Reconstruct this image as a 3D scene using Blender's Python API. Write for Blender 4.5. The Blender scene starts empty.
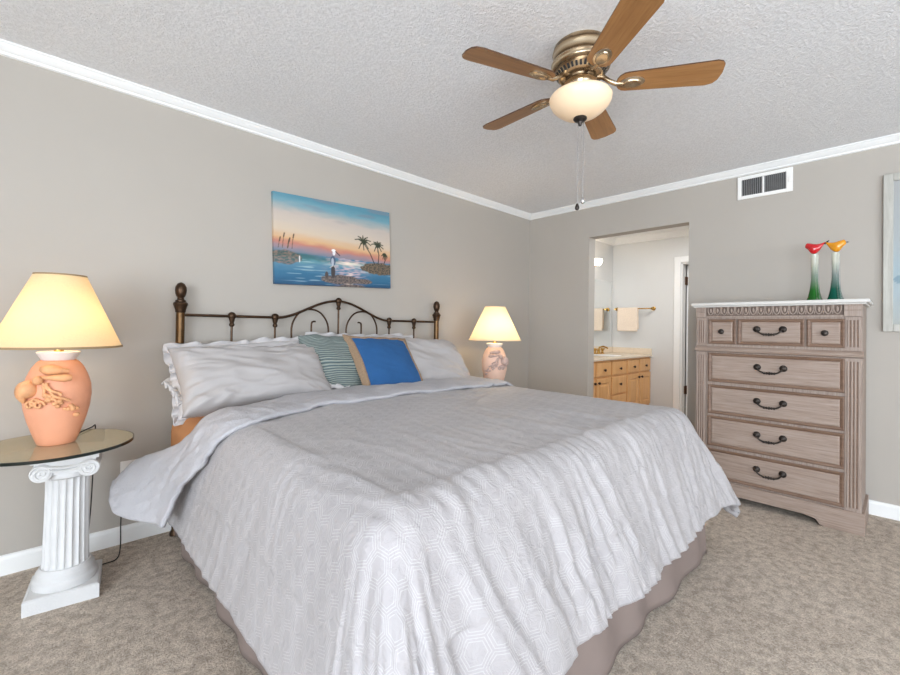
import bpy, bmesh, math, random
import numpy as np
from mathutils import Vector, Matrix, noise as mnoise
random.seed(4)
SC = bpy.context.scene
COL = SC.collection
R = math.radians
pi = math.pi

def srgb(r, g, b, a=1.0):
    f = lambda c: (c/255/12.92) if c/255 <= 0.04045 else ((c/255+0.055)/1.055)**2.4
    return (f(r), f(g), f(b), a)

# ---------------------------------------------------------------- camera, world, lights, exposure
cd = bpy.data.cameras.new('camera')
cam = bpy.data.objects.new('camera', cd); COL.objects.link(cam)
YAW, PITCH, ROLL = 0.808154614, 0.0105098253, 0.0153549455
CAM = Vector((-3.90430703, -2.82434924, 1.15802123))
fw = Vector((math.cos(YAW)*math.cos(PITCH), math.sin(YAW)*math.cos(PITCH), math.sin(PITCH)))
rt = Vector((math.sin(YAW), -math.cos(YAW), 0)); up = rt.cross(fw)
r2 = rt*math.cos(ROLL)+up*math.sin(ROLL); u2 = -rt*math.sin(ROLL)+up*math.cos(ROLL)
m = Matrix((r2, u2, -fw)).transposed().to_4x4(); m.translation = CAM
cam.matrix_world = m
cd.sensor_width = 36; cd.lens = 428.058586/900*36
cd.shift_y = -(337.5-323.809021)/900
cd.clip_start = 0.02
SC.camera = cam

w = bpy.data.worlds.new('world'); SC.world = w; w.use_nodes = True
bg = w.node_tree.nodes['Background']; bg.inputs[0].default_value = srgb(200, 220, 245); bg.inputs[1].default_value = 1.0

def area(name, loc, rot, sx, sy, power, color):
    l = bpy.data.lights.new(name, 'AREA'); l.shape = 'RECTANGLE'; l.size = sx; l.size_y = sy
    l.energy = power; l.color = color
    o = bpy.data.objects.new(name, l); COL.objects.link(o); o.location = loc; o.rotation_euler = rot
    return o
area('daylight_front_window', (-3.6, -6.42, 1.25), (R(146), 0, R(-10)), 3.4, 1.9, 98, (0.88, 0.94, 1.0))
area('daylight_side_window', (-6.9, -4.6, 1.2), (R(103), 0, R(-85)), 3.2, 1.9, 150, (0.82, 0.91, 1.0))
area('bathroom_fill_light', (0.95, -1.5, 2.40), (0, 0, 0), 0.5, 0.5, 12, (0.97, 0.98, 1.0))  # unseen area lamp added to brighten the bathroom, no fixture modelled
vs = SC.view_settings
vs.view_transform = 'Standard'; vs.look = 'None'; vs.exposure = 0.84; vs.gamma = 1.0; vs.use_curve_mapping = False
SC.cycles.use_denoising = True
SC.cycles.max_bounces = 10; SC.cycles.diffuse_bounces = 6; SC.cycles.transparent_max_bounces = 12

# ---------------------------------------------------------------- materials
class NT:
    def __init__(s, name):
        s.m = bpy.data.materials.new(name); s.m.use_nodes = True
        s.t = s.m.node_tree; s.b = s.t.nodes['Principled BSDF']; s.out = s.t.nodes['Material Output']
    def n(s, typ, **kw):
        x = s.t.nodes.new(typ)
        for k, v in kw.items(): setattr(x, k, v)
        return x
    def l(s, a, b): s.t.links.new(a, b)
    def tc(s, which='Object'): return s.n('ShaderNodeTexCoord').outputs[which]
    def mapping(s, src, scale=(1,1,1), rot=(0,0,0)):
        x = s.n('ShaderNodeMapping'); x.inputs['Scale'].default_value = scale; x.inputs['Rotation'].default_value = rot
        s.l(src, x.inputs[0]); return x.outputs[0]
    def noise(s, src, scale, detail=3, rough=.5, dist=0):
        x = s.n('ShaderNodeTexNoise'); x.inputs['Scale'].default_value = scale; x.inputs['Detail'].default_value = detail
        x.inputs['Roughness'].default_value = rough; x.inputs['Distortion'].default_value = dist
        s.l(src, x.inputs['Vector']); return x.outputs['Fac']
    def ramp(s, src, stops):
        x = s.n('ShaderNodeValToRGB'); e = x.color_ramp.elements
        e[0].position, e[0].color = stops[0]; e[1].position, e[1].color = stops[-1]
        for p, c in stops[1:-1]:
            k = e.new(p); k.color = c
        s.l(src, x.inputs[0]); return x.outputs[0]
    def math(s, op, a, b=None):
        x = s.n('ShaderNodeMath', operation=op)
        for i, v in enumerate((a, b)):
            if v is None: continue
            if isinstance(v, (int, float)): x.inputs[i].default_value = v
            else: s.l(v, x.inputs[i])
        return x.outputs[0]
    def vmath(s, op, a, b=None):
        x = s.n('ShaderNodeVectorMath', operation=op)
        for i, v in enumerate((a, b)):
            if v is None: continue
            if isinstance(v, (tuple, list)): x.inputs[i].default_value = v
            else: s.l(v, x.inputs[i])
        return x
    def mix(s, fac, a, b, mode='MIX'):
        x = s.n('ShaderNodeMix', data_type='RGBA', blend_type=mode)
        if isinstance(fac, (int, float)): x.inputs[0].default_value = fac
        else: s.l(fac, x.inputs[0])
        for i, v in ((6, a), (7, b)):
            if isinstance(v, (tuple, list)): x.inputs[i].default_value = v
            else: s.l(v, x.inputs[i])
        return x.outputs[2]
    def bump(s, h, strength=.3, dist=.01, prev=None):
        x = s.n('ShaderNodeBump'); x.inputs['Strength'].default_value = strength; x.inputs['Distance'].default_value = dist
        s.l(h, x.inputs['Height'])
        if prev is not None: s.l(prev, x.inputs['Normal'])
        s.l(x.outputs[0], s.b.inputs['Normal']); return x.outputs[0]
    def set(s, **kw):
        for k, v in kw.items():
            i = s.b.inputs[k.replace('_', ' ')]
            if isinstance(v, (int, float, tuple, list)): i.default_value = v
            else: s.l(v, i)
        return s

M = {}
def simple(name, col, rough=.5, metal=0.0, var=0.06, scale=25, bump=0.0, bscale=200, **kw):
    k = NT(name); c = k.tc()
    f = k.noise(c, scale, 3)
    a = tuple(min(1, x*(1-var)) for x in col[:3])+(1,); b = tuple(min(1, x*(1+var)) for x in col[:3])+(1,)
    k.set(Base_Color=k.ramp(f, [(.3, a), (.7, b)]), Roughness=rough, Metallic=metal, **kw)
    if bump: k.bump(k.noise(c, bscale, 2), bump, .003)
    M[name] = k.m; return k.m

simple('wall_paint', srgb(175, 168, 159), .75, var=.02, scale=1.5, bump=.12, bscale=350)
simple('bath_paint', srgb(212, 212, 210), .6, var=.02, scale=1.5, bump=.1, bscale=350)
simple('trim_white', srgb(236, 236, 234), .4, var=.01)
simple('plaster_white', srgb(210, 209, 208), .6, var=.03, scale=18, bump=.25, bscale=120)
simple('white_plastic', srgb(238, 236, 232), .4, var=.01)
simple('void_shade', srgb(34, 34, 36), .8)  # flat dark colour standing in for shade inside openings
simple('louvre_grey', srgb(150, 150, 150), .5)
simple('white_linen', srgb(196, 193, 193), .9, var=.02, bump=.1, bscale=500)
simple('sham_grey', srgb(168, 163, 161), .7, var=.03, scale=8, bump=.1, bscale=500)
simple('skirt_taupe', srgb(132, 117, 110), .9, var=.04, scale=6, bump=.15, bscale=600)
simple('mattress_tan', srgb(186, 128, 80), .8, var=.05, scale=12, bump=.2, bscale=150)
simple('blue_cloth', srgb(32, 82, 132), .9, var=.05, scale=14, bump=.2, bscale=700)
simple('jute', srgb(142, 118, 94), .9, var=.15, scale=150, bump=.5, bscale=400)
simple('bronze', srgb(74, 56, 42), .38, .85, var=.25, scale=30)
simple('post_bronze', srgb(96, 72, 46), .34, .8, var=.2, scale=20)
k = NT('antique_brass'); c = k.tc()
sx_ = k.n('ShaderNodeSeparateXYZ'); k.l(c, sx_.inputs[0])
bd = k.math('PINGPONG', k.math('ADD', k.math('MULTIPLY', sx_.outputs[2], 22), k.math('MULTIPLY', k.noise(c, 9, 2), .35)), .5)
k.set(Base_Color=k.ramp(bd, [(.05, srgb(108, 86, 62)), (.22, srgb(176, 152, 120)), (.45, srgb(206, 188, 160))]), Metallic=.9, Roughness=.26); M['antique_brass'] = k.m
simple('gold_brass', srgb(200, 160, 90), .25, 1.0, var=.1)
simple('dark_iron', srgb(58, 52, 48), .4, .7, var=.25, scale=80)
simple('dark_bronze_hinge', srgb(92, 66, 48), .45, .6)
simple('terracotta', srgb(222, 156, 122), .6, var=.06, scale=9, bump=.1, bscale=80)
simple('terracotta_shell', srgb(214, 156, 110), .65, var=.16, scale=40, bump=.2, bscale=120)
simple('blush_ceramic', srgb(226, 190, 170), .6, var=.05, scale=12, bump=.1, bscale=80)
simple('grey_shell', srgb(186, 160, 150), .65, var=.18, scale=50, bump=.2, bscale=120)
simple('socket_white', srgb(225, 218, 214), .5, var=.02)
simple('cord_black', srgb(22, 20, 20), .5)
simple('glass_edge', srgb(12, 24, 20), .15)
simple('counter_cream', srgb(222, 206, 184), .25, var=.05, scale=40)
simple('towel_peach', srgb(238, 220, 200), .95, var=.04, scale=60, bump=.8, bscale=900)
simple('chrome', srgb(210, 210, 212), .15, 1.0, var=.01)
simple('knob_dark', srgb(62, 44, 34), .4, .5)
simple('bath_tile', srgb(200, 180, 160), .4, var=.05, scale=5)

def wood(name, c0, c1, axis, stretch=14, scale=5, rough=.5, bump=.08, c2=None, spot=None):
    k = NT(name); c = k.tc()
    sc = [stretch]*3; sc[axis] = 1.0
    mp = k.mapping(c, tuple(sc))
    f = k.noise(mp, scale, 6, .62, .6)
    col = k.ramp(f, [(.32, c0), (.68, c1)] if c2 is None else [(.3, c0), (.52, c1), (.74, c2)])
    g = k.noise(mp, scale*6, 3)
    col = k.mix(.22, col, k.ramp(g, [(.35, c0), (.65, c1)]))
    if spot is not None:
        col = k.mix(k.ramp(k.noise(c, 2.2, 2), [(.42, (0,0,0,1)), (.75, (.7,.7,.7,1))]), col, spot)
    k.set(Base_Color=col, Roughness=rough); k.bump(g, bump, .002)
    M[name] = k.m
wood('blade_wood', srgb(140, 96, 54), srgb(164, 118, 72), 0, 16, 3.5, .35, .04, srgb(180, 134, 86))
wood('dresser_wood', srgb(130, 109, 95), srgb(156, 137, 124), 1, 26, 5, .55, .1, srgb(172, 156, 144))
wood('dresser_stile', srgb(130, 111, 99), srgb(156, 139, 127), 2, 26, 5, .55, .1, srgb(172, 157, 146))
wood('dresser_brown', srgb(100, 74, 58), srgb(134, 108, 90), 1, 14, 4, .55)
wood('frieze_brown', srgb(92, 76, 66), srgb(122, 104, 92), 1, 14, 4, .6)  # darker brown ground behind the carved leaves
wood('dresser_top', srgb(196, 192, 186), srgb(222, 219, 214), 1, 18, 3, .4)
wood('maple', srgb(206, 152, 96), srgb(226, 178, 122), 2, 10, 3, .4, .03)
wood('frame_wash', srgb(164, 161, 152), srgb(192, 190, 182), 2, 12, 4, .6)

# ceiling: popcorn
k = NT('popcorn'); c = k.tc()
n1 = k.noise(c, 75, 4, .7); n2 = k.noise(c, 190, 2, .6)
h = k.math('ADD', k.ramp(n1, [(.38, (0,0,0,1)), (.66, (1,1,1,1))]), k.math('MULTIPLY', n2, .5))
k.set(Base_Color=k.ramp(n1, [(.3, srgb(230, 230, 231)), (.6, srgb(246, 246, 247))]), Roughness=.95)
k.bump(h, .6, .008); M['popcorn'] = k.m
# carpet
k = NT('carpet'); c = k.tc()
n0 = k.noise(c, 2.3, 3, .55, .8); n1 = k.noise(c, 130, 3, .75); n2 = k.noise(c, 420, 2, .7); n3 = k.noise(c, 26, 3, .6)
big = k.ramp(n0, [(.3, srgb(192, 178, 162)), (.7, srgb(226, 212, 196))])
fine = k.ramp(k.math('ADD', k.math('MULTIPLY', n1, .7), k.math('MULTIPLY', n2, .3)), [(.36, srgb(124, 111, 99)), (.5, srgb(214, 199, 183)), (.66, srgb(252, 244, 232))])
col = k.mix(.62, big, fine)
col = k.mix(k.ramp(n3, [(.35, (.5,.5,.5,1)), (.6, (0,0,0,1))]), col, srgb(128, 113, 100))
k.set(Base_Color=col, Roughness=1.0, Specular_IOR_Level=.05)
k.bump(k.math('ADD', n1, k.math('MULTIPLY', n3, .6)), .9, .012); M['carpet'] = k.m

# jacquard comforter with a woven hexagon lattice, driven by the cloth's own UV (metres)
k = NT('jacquard'); uv = k.tc('UV')
S = 15.0
mp = k.mapping(uv, (S, S, 1))
def hexd(src):
    r = (1.0, 1.7320508, 1.0); hh = (.5, .8660254, 0)
    sub = lambda a, v: k.vmath('SUBTRACT', a, v).outputs[0]
    def fr(a):
        x = k.vmath('DIVIDE', a, r).outputs[0]; x = k.vmath('FRACTION', x).outputs[0]
        return sub(k.vmath('MULTIPLY', x, r).outputs[0], hh)
    a = fr(src); b = fr(sub(src, hh))
    def hd(v):
        ab = k.vmath('ABSOLUTE', v).outputs[0]
        x = k.n('ShaderNodeSeparateXYZ'); k.l(ab, x.inputs[0])
        d2 = k.math('ADD', k.math('MULTIPLY', x.outputs[0], .5), k.math('MULTIPLY', x.outputs[1], .8660254))
        return k.math('MAXIMUM', x.outputs[0], d2)
    return k.math('MINIMUM', hd(a), hd(b))
hd_ = hexd(mp)
tri = k.math('PINGPONG', k.math('MULTIPLY', hd_, 10.0), .5)
line = k.ramp(tri, [(.30, (0,0,0,1)), (.40, (1,1,1,1))])
mask = k.ramp(hd_, [(.30, (0,0,0,1)), (.33, (1,1,1,1))])
pat = k.mix(1.0, line, mask, 'MULTIPLY')
soft = k.noise(k.tc(), 60, 3)
base = k.ramp(k.noise(k.tc(), 3, 2), [(.3, srgb(157, 152, 152)), (.7, srgb(165, 160, 160))])
col = k.mix(k.math('MULTIPLY', pat, .26), base, srgb(208, 205, 204))
rg = k.ramp(pat, [(0, (.62,.62,.62,1)), (1, (.42,.42,.42,1))])
k.set(Base_Color=col, Roughness=rg, Sheen_Weight=.15)
bp = k.bump(k.noise(k.tc(), 30, 4, .6, 1.2), .45, .012)
k.bump(pat, .25, .002, bp); M['jacquard'] = k.m
k = NT('comforter_reverse'); c = k.tc()
k.set(Base_Color=k.ramp(k.noise(c, 6, 2), [(.3, srgb(172, 170, 173)), (.7, srgb(180, 178, 181))]), Roughness=.75)
k.bump(k.noise(c, 40, 4, .6, 1.2), .5, .012); M['reverse'] = k.m
# teal crinkled stripe pillow
k = NT('teal_stripe'); uv = k.tc('UV')
wv = k.n('ShaderNodeTexWave', wave_type='BANDS', bands_direction='Y'); wv.inputs['Scale'].default_value = 11
wv.inputs['Distortion'].default_value = 1.6; wv.inputs['Detail'].default_value = 2
k.l(uv, wv.inputs['Vector'])
col = k.ramp(wv.outputs['Fac'], [(.1, srgb(74, 90, 92)), (.45, srgb(112, 126, 124)), (.9, srgb(152, 158, 150))])
k.set(Base_Color=col, Roughness=.7); k.bump(wv.outputs['Fac'], .7, .006); M['teal_stripe'] = k.m
# lamp shade
def shade_mat(name, col, tcol, mixf):
    k = NT(name); k.t.nodes.remove(k.b)
    d = k.n('ShaderNodeBsdfDiffuse'); t = k.n('ShaderNodeBsdfTranslucent'); mx = k.n('ShaderNodeMixShader')
    f = k.noise(k.mapping(k.tc(), (1, 1, 1)), 160, 3)
    k.l(k.ramp(f, [(.3, tuple(x*.93 for x in col[:3])+(1,)), (.7, col)]), d.inputs[0])
    k.l(k.ramp(f, [(.3, tuple(x*.95 for x in tcol[:3])+(1,)), (.7, tcol)]), t.inputs[0])
    mx.inputs[0].default_value = mixf
    k.l(d.outputs[0], mx.inputs[1]); k.l(t.outputs[0], mx.inputs[2]); k.l(mx.outputs[0], k.out.inputs[0]); M[name] = k.m
shade_mat('linen_shade', srgb(232, 214, 182), srgb(240, 220, 182), .5)
shade_mat('ivory_shade', srgb(238, 228, 206), srgb(244, 230, 200), .5)
simple('shade_rim', srgb(150, 126, 92), .8)
def emit(name, col, s):
    k = NT(name); k.set(Base_Color=col, Emission_Color=col, Emission_Strength=s, Roughness=.4); M[name] = k.m
emit('bulb', srgb(255, 222, 174), 24); emit('bulb_bright', srgb(255, 222, 170), 46)
emit('bowl_glass', srgb(240, 212, 178), 0.08)
emit('vanity_globe', srgb(255, 246, 232), 5)
# glass
k = NT('clear_glass'); k.t.nodes.remove(k.b)
tr = k.n('ShaderNodeBsdfTransparent'); tr.inputs[0].default_value = (.95, .94, .85, 1)
gl = k.n('ShaderNodeBsdfGlossy'); gl.inputs['Roughness'].default_value = .02; gl.inputs[0].default_value = (1, .97, .85, 1)
df = k.n('ShaderNodeBsdfDiffuse'); df.inputs[0].default_value = srgb(236, 222, 190)
lw = k.n('ShaderNodeLayerWeight'); lw.inputs[0].default_value = .35
m1 = k.n('ShaderNodeMixShader'); m2 = k.n('ShaderNodeMixShader'); m1.inputs[0].default_value = .42
k.l(tr.outputs[0], m1.inputs[1]); k.l(df.outputs[0], m1.inputs[2])
k.l(k.math('MULTIPLY', lw.outputs['Fresnel'], .9), m2.inputs[0]); k.l(m1.outputs[0], m2.inputs[1]); k.l(gl.outputs[0], m2.inputs[2])
k.l(m2.outputs[0], k.out.inputs[0]); M['table_glass'] = k.m
def vase_glass(name, bottom):
    k = NT(name)
    s_ = k.n('ShaderNodeSeparateXYZ'); k.l(k.tc(), s_.inputs[0])
    f = k.math('DIVIDE', s_.outputs[2], .30)
    k.set(Base_Color=k.ramp(f, [(.05, bottom), (.25, bottom), (.55, tuple(.6*a+.25 for a in bottom[:3])+(1,)), (.85, srgb(222, 222, 206))]), Roughness=.06, Transmission_Weight=.25, IOR=1.35)
    M[name] = k.m
vase_glass('green_glass', srgb(40, 110, 40)); vase_glass('teal_glass', srgb(16, 92, 74))
k = NT('skirt_glass'); k.t.nodes.remove(k.b)
tr = k.n('ShaderNodeBsdfTransparent'); gl = k.n('ShaderNodeBsdfGlossy'); gl.inputs['Roughness'].default_value = .03
lw = k.n('ShaderNodeLayerWeight'); lw.inputs[0].default_value = .45; mx = k.n('ShaderNodeMixShader')
k.l(lw.outputs['Facing'], mx.inputs[0]); k.l(tr.outputs[0], mx.inputs[1]); k.l(gl.outputs[0], mx.inputs[2]); k.l(mx.outputs[0], k.out.inputs[0]); M['skirt_glass'] = k.m
simple('red_glass', srgb(196, 20, 30), .08, var=.1, Coat_Weight=.6)
simple('amber_glass', srgb(222, 146, 20), .08, var=.1, Coat_Weight=.6)
simple('black_glass', srgb(40, 30, 34), .1)
k = NT('mirror'); k.set(Base_Color=(.9, .91, .9, 1), Metallic=1.0, Roughness=.01); M['mirror'] = k.m
def vcol(name, rough=.5):
    k = NT(name); a = k.n('ShaderNodeVertexColor'); a.layer_name = 'art'
    k.set(Base_Color=a.outputs[0], Roughness=rough); k.bump(k.noise(k.tc(), 90, 4), .25, .003); M[name] = k.m
vcol('oil_paint')

# ---------------------------------------------------------------- mesh helpers
class MB:
    def __init__(s): s.bm = bmesh.new(); s.mi = 0; s.uv = None
    def _f(s, vs_):
        try:
            f = s.bm.faces.new(vs_); f.material_index = s.mi; return f
        except ValueError: return None
    def box(s, x0, x1, y0, y1, z0, z1):
        v = [s.bm.verts.new((x, y, z)) for z in (z0, z1) for x, y in ((x0, y0), (x1, y0), (x1, y1), (x0, y1))]
        for q in ((3,2,1,0), (4,5,6,7), (0,1,5,4), (1,2,6,5), (2,3,7,6), (3,0,4,7)): s._f([v[i] for i in q])
        return s
    def rings(s, rings, closed=True, cap0=False, cap1=False):
        vv = [[s.bm.verts.new(p) for p in r] for r in rings]
        n = len(vv[0])
        for a, b in zip(vv, vv[1:]):
            for i in range(n if closed else n-1):
                j = (i+1) % n; s._f((a[i], a[j], b[j], b[i]))
        if cap0: s._f(list(reversed(vv[0])))
        if cap1: s._f(vv[-1])
        return vv
    def lathe(s, prof, c=(0,0,0), n=32, axis='z', cap=True):
        rs = []
        for r, h in prof:
            ring = []
            for i in range(n):
                a = 2*pi*i/n; x, y = max(r, 1e-4)*math.cos(a), max(r, 1e-4)*math.sin(a)
                p = {'z': (x, y, h), 'x': (h, x, y), 'y': (y, h, x)}[axis]
                ring.append((c[0]+p[0], c[1]+p[1], c[2]+p[2]))
            rs.append(ring)
        s.rings(rs, True, cap, cap); return s
    def tube(s, pts, rad, n=10, cap=True, closed=False):
        pts = [Vector(p) for p in pts]; N = len(pts)
        rr = rad if isinstance(rad, (list, tuple)) else [rad]*N
        rs = []; ref = None
        for i, p in enumerate(pts):
            a = pts[(i-1) % N] if (closed or i > 0) else p; b = pts[(i+1) % N] if (closed or i < N-1) else p
            t = (b-a).normalized()
            if ref is None:
                ref = t.orthogonal().normalized()
            ref = (ref-t*ref.dot(t)).normalized(); bi = t.cross(ref)
            rs.append([p+ref*math.cos(2*pi*j/n)*rr[i]+bi*math.sin(2*pi*j/n)*rr[i] for j in range(n)])
        if closed: rs.append(rs[0]); cap = False
        s.rings(rs, True, cap, cap); return s
    def ell(s, c, rx, ry, rz, n=16, mat=None):
        rs = []
        c = Vector(c)
        for i in range(n//2+1):
            a = -pi/2+pi*i/(n//2); rr = max(math.cos(a), 1e-3)
            ring = []
            for j in range(n):
                b = 2*pi*j/n; p = Vector((rx*rr*math.cos(b), ry*rr*math.sin(b), rz*math.sin(a)))
                if mat: p = mat @ p
                ring.append(c+p)
            rs.append(ring)
        s.rings(rs, True, True, True); return s
    def grid(s, P, uvs=None, mfun=None):
        ny = len(P); nx = len(P[0])
        vv = [[s.bm.verts.new(p) for p in row] for row in P]
        if uvs is not None and s.uv is None: s.uv = s.bm.loops.layers.uv.new('UVMap')
        for j in range(ny-1):
            for i in range(nx-1):
                f = s._f((vv[j][i], vv[j][i+1], vv[j+1][i+1], vv[j+1][i]))
                if f and uvs is not None:
                    for lp, (a, b) in zip(f.loops, ((j, i), (j, i+1), (j+1, i+1), (j+1, i))): lp[s.uv].uv = uvs[a][b]
                if f and mfun: f.material_index = mfun(j, i)
        return vv
    def build(s, name, mats, parent=None, origin=None, smooth=True, bevel=0, ang=35, local=False, recalc=True):
        off = Vector((0, 0, 0))
        if parent is not None and not local:
            p = parent
            while p: off += p.location; p = p.parent
        elif origin is not None: off = Vector(origin)
        if recalc: bmesh.ops.recalc_face_normals(s.bm, faces=s.bm.faces)
        me = bpy.data.meshes.new(name)
        if off.length and not local:
            for v in s.bm.verts: v.co -= off
        s.bm.to_mesh(me); s.bm.free()
        for x in (mats if isinstance(mats, (list, tuple)) else [mats]): me.materials.append(M[x])
        o = bpy.data.objects.new(name, me); COL.objects.link(o)
        if parent is not None: o.parent = parent
        elif origin is not None: o.location = off
        if smooth:
            me.shade_smooth(); me.set_sharp_from_angle(angle=R(ang))
        if bevel:
            b = o.modifiers.new('bevel', 'BEVEL'); b.width = bevel; b.segments = 2; b.limit_method = 'ANGLE'; b.angle_limit = R(40)
        return o

def crv(pts, n=8):
    pts = [Vector(p) for p in pts]; out = []
    for i in range(len(pts)-1):
        p0, p1, p2, p3 = pts[max(0, i-1)], pts[i], pts[i+1], pts[min(len(pts)-1, i+2)]
        for q in range(n):
            t = q/n; out.append(.5*((2*p1)+(-p0+p2)*t+(2*p0-5*p1+4*p2-p3)*t*t+(-p0+3*p1-3*p2+p3)*t**3))
    out.append(pts[-1]); return out

def tag(o, label, cat, group=None):
    o['label'] = label; o['category'] = cat
    if group: o['group'] = group
    return o
def thing(name, label, cat, loc, group=None):
    o = bpy.data.objects.new(name, None); COL.objects.link(o); o.location = loc; o.empty_display_size = .1
    return tag(o, label, cat, group)
def struct(o): o['kind'] = 'structure'; return o
def lerp(a, b, t): return a+(b-a)*t
def sm(a, b, x):
    t = min(1, max(0, (x-a)/(b-a))); return t*t*(3-2*t)
def N(x, y, z=0.0): return mnoise.noise(Vector((x, y, z)))

# ---------------------------------------------------------------- setting
XL, YF, H = -7.0, -6.5, 2.422
DY0, DY1, DH = -1.614, -0.712, 2.078     # doorway in the right wall
struct(MB().box(XL-.1, .06, YF-.1, .1, -.1, 0).build('floor', 'carpet', smooth=False))
struct(MB().box(.06, 3.2, -2.6, .1, -.1, 0).build('floor_bathroom', 'bath_tile', smooth=False))
struct(MB().box(XL-.1, .06, YF-.1, .1, H, H+.1).build('ceiling', 'popcorn', smooth=False))
struct(MB().box(.06, 3.2, -2.6, .1, H, H+.1).build('ceiling_bathroom', 'trim_white', smooth=False))
struct(MB().box(XL-.1, .0, 0, .12, 0, H).build('wall_back', 'wall_paint', smooth=False))
b = MB(); b.box(0, .12, DY1, .12, 0, H).box(0, .12, YF, DY0, 0, H).box(0, .12, DY0, DY1, DH, H)
struct(b.build('wall_right', 'wall_paint', smooth=False))
b = MB(); b.box(XL-.1, XL, YF, -6.3, 0, H).box(XL-.1, XL, -2.9, 0, 0, H).box(XL-.1, XL, -6.3, -2.9, 0, .15).box(XL-.1, XL, -6.3, -2.9, 2.25, H)
struct(b.build('wall_left', 'wall_paint', smooth=False))
b = MB(); b.box(XL, -5.4, YF-.1, YF, 0, H).box(-1.8, .12, YF-.1, YF, 0, H).box(-5.4, -1.8, YF-.1, YF, 2.3, H).box(-5.4, -1.8, YF-.1, YF, 0, .2)
struct(b.build('wall_front', 'wall_paint', smooth=False))
def winframe(name, along, c, a0, a1, z0, z1):
    b = MB(); t = .05
    def bx(p0, p1, q0, q1):
        if along == 'x': b.box(p0, p1, c-.09, c-.01, q0, q1)
        else: b.box(c-.09, c-.01, p0, p1, q0, q1)
    bx(a0, a1, z0, z0+t); bx(a0, a1, z1-t, z1); bx(a0, a0+t, z0+t, z1-t); bx(a1-t, a1, z0+t, z1-t); mid = (a0+a1)/2; bx(mid-t/2, mid+t/2, z0+t, z1-t)
    struct(b.build(name, 'trim_white', smooth=False))
winframe('window_1', 'x', YF, -5.4, -1.8, .2, 2.3)
winframe('window_2', 'y', XL, -6.3, -2.9, .15, 2.25)

def sweep(name, prof, p0, p1, n, mat='trim_white'):
    """prof: list of (out, z); p0->p1 along a wall, n: unit outward normal"""
    b = MB(); d0 = Vector(p0); d1 = Vector(p1); nn = Vector(n); dr = (d1-d0).normalized()
    rs = []
    for base, sg in ((d0, 1), (d1, -1)):
        rs.append([base+nn*o+Vector((0, 0, z)) for o, z in prof])
    b.rings(rs, True, True, True)
    return struct(b.build(name, mat, smooth=False))
crown = [(0, H), (.050, H), (.050, H-.007), (.044, H-.011), (.036, H-.021), (.022, H-.034), (.014, H-.038), (.012, H-.048), (0, H-.052)]
base = [(0, 0), (.014, 0), (.014, .072), (.010, .085), (.004, .09), (0, .09)]
sweep('trim_1', crown, (XL, 0, 0), (0, 0, 0), (0, -1, 0))
sweep('trim_2', crown, (0, YF, 0), (0, 0, 0), (-1, 0, 0))
sweep('baseboard_back', base, (XL, 0, 0), (0, 0, 0), (0, -1, 0))
sweep('baseboard_right', base, (0, YF, 0), (0, DY0, 0), (-1, 0, 0))
sweep('baseboard_right_far', base, (0, DY1, 0), (0, 0, 0), (-1, 0, 0))
# bathroom shell
XB, YM = 1.85, -.075
DO0, DO1, DOH = -1.75, -.955, 2.02      # opening in the bathroom end wall
b = MB(); b.box(XB, XB+.12, DO1, YM, 0, H).box(XB, XB+.12, -2.6, DO0, 0, H).box(XB, XB+.12, DO0, DO1, DOH, H)
struct(b.build('wall_bathroom_end', 'bath_paint', smooth=False))
struct(MB().box(.12, 3.2, YM, .1, 0, H).build('wall_bathroom_mirror', 'bath_paint', smooth=False))
struct(MB().box(.12, 3.2, -2.7, -2.6, 0, H).build('wall_bathroom_near', 'bath_paint', smooth=False))
struct(MB().box(3.2, 3.3, -2.7, .1, 0, H).build('wall_closet_end', 'bath_paint', smooth=False))
crown2 = [(o_*1.5, H-(H-z_)*1.5) for o_, z_ in crown]
sweep('trim_3', crown2, (.12, YM, 0), (XB, YM, 0), (0, -1, 0))
sweep('trim_4', crown2, (XB, -2.6, 0), (XB, YM, 0), (-1, 0, 0))
b = MB(); cw = .075
b.box(XB-.018, XB, DO1, DO1+cw, 0, DOH+cw).box(XB-.018, XB, DO0-cw, DO0, 0, DOH+cw).box(XB-.018, XB, DO0, DO1, DOH, DOH+cw)
b.box(XB, XB+.12, DO1-.018, DO1, 0, DOH).box(XB, XB+.12, DO0, DO0+.018, 0, DOH).box(XB, XB+.12, DO0, DO1, DOH-.018, DOH)
struct(b.build('trim_5', 'trim_white', smooth=False, bevel=.004))
# door leaf swung open beyond the end wall, hinged on the left jamb
b = MB(); dy = DO1-.024
b.box(XB+.135, XB+.135+.76, dy-.036, dy, .012, DOH-.025)
for z0, z1 in ((.25, .95), (1.1, 1.85)):
    for x0 in (.11, .43): b.box(XB+.135+x0, XB+.135+x0+.24, dy-.042, dy-.03, z0, z1)
dr = struct(b.build('door_1', 'trim_white', smooth=False, bevel=.003))
for z in (1.80, .43):
    h_ = MB(); h_.box(XB+.085, XB+.136, dy-.004, dy+.0058, z-.05, z+.05); h_.lathe([(.008, z-.052), (.008, z+.052)], (XB+.128, dy-.008, 0), 10)
    h_.build('hinge', 'dark_bronze_hinge', dr)

# ---------------------------------------------------------------- bed
BX0, BX1, BYF, BYH, BZ = -3.395, -1.385, -2.10, -.12, .70
bed = thing('bed', 'king bed with dark bronze scrolled metal headboard and taupe skirt', 'bed', ((BX0+BX1)/2, -1.1, 0))
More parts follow.
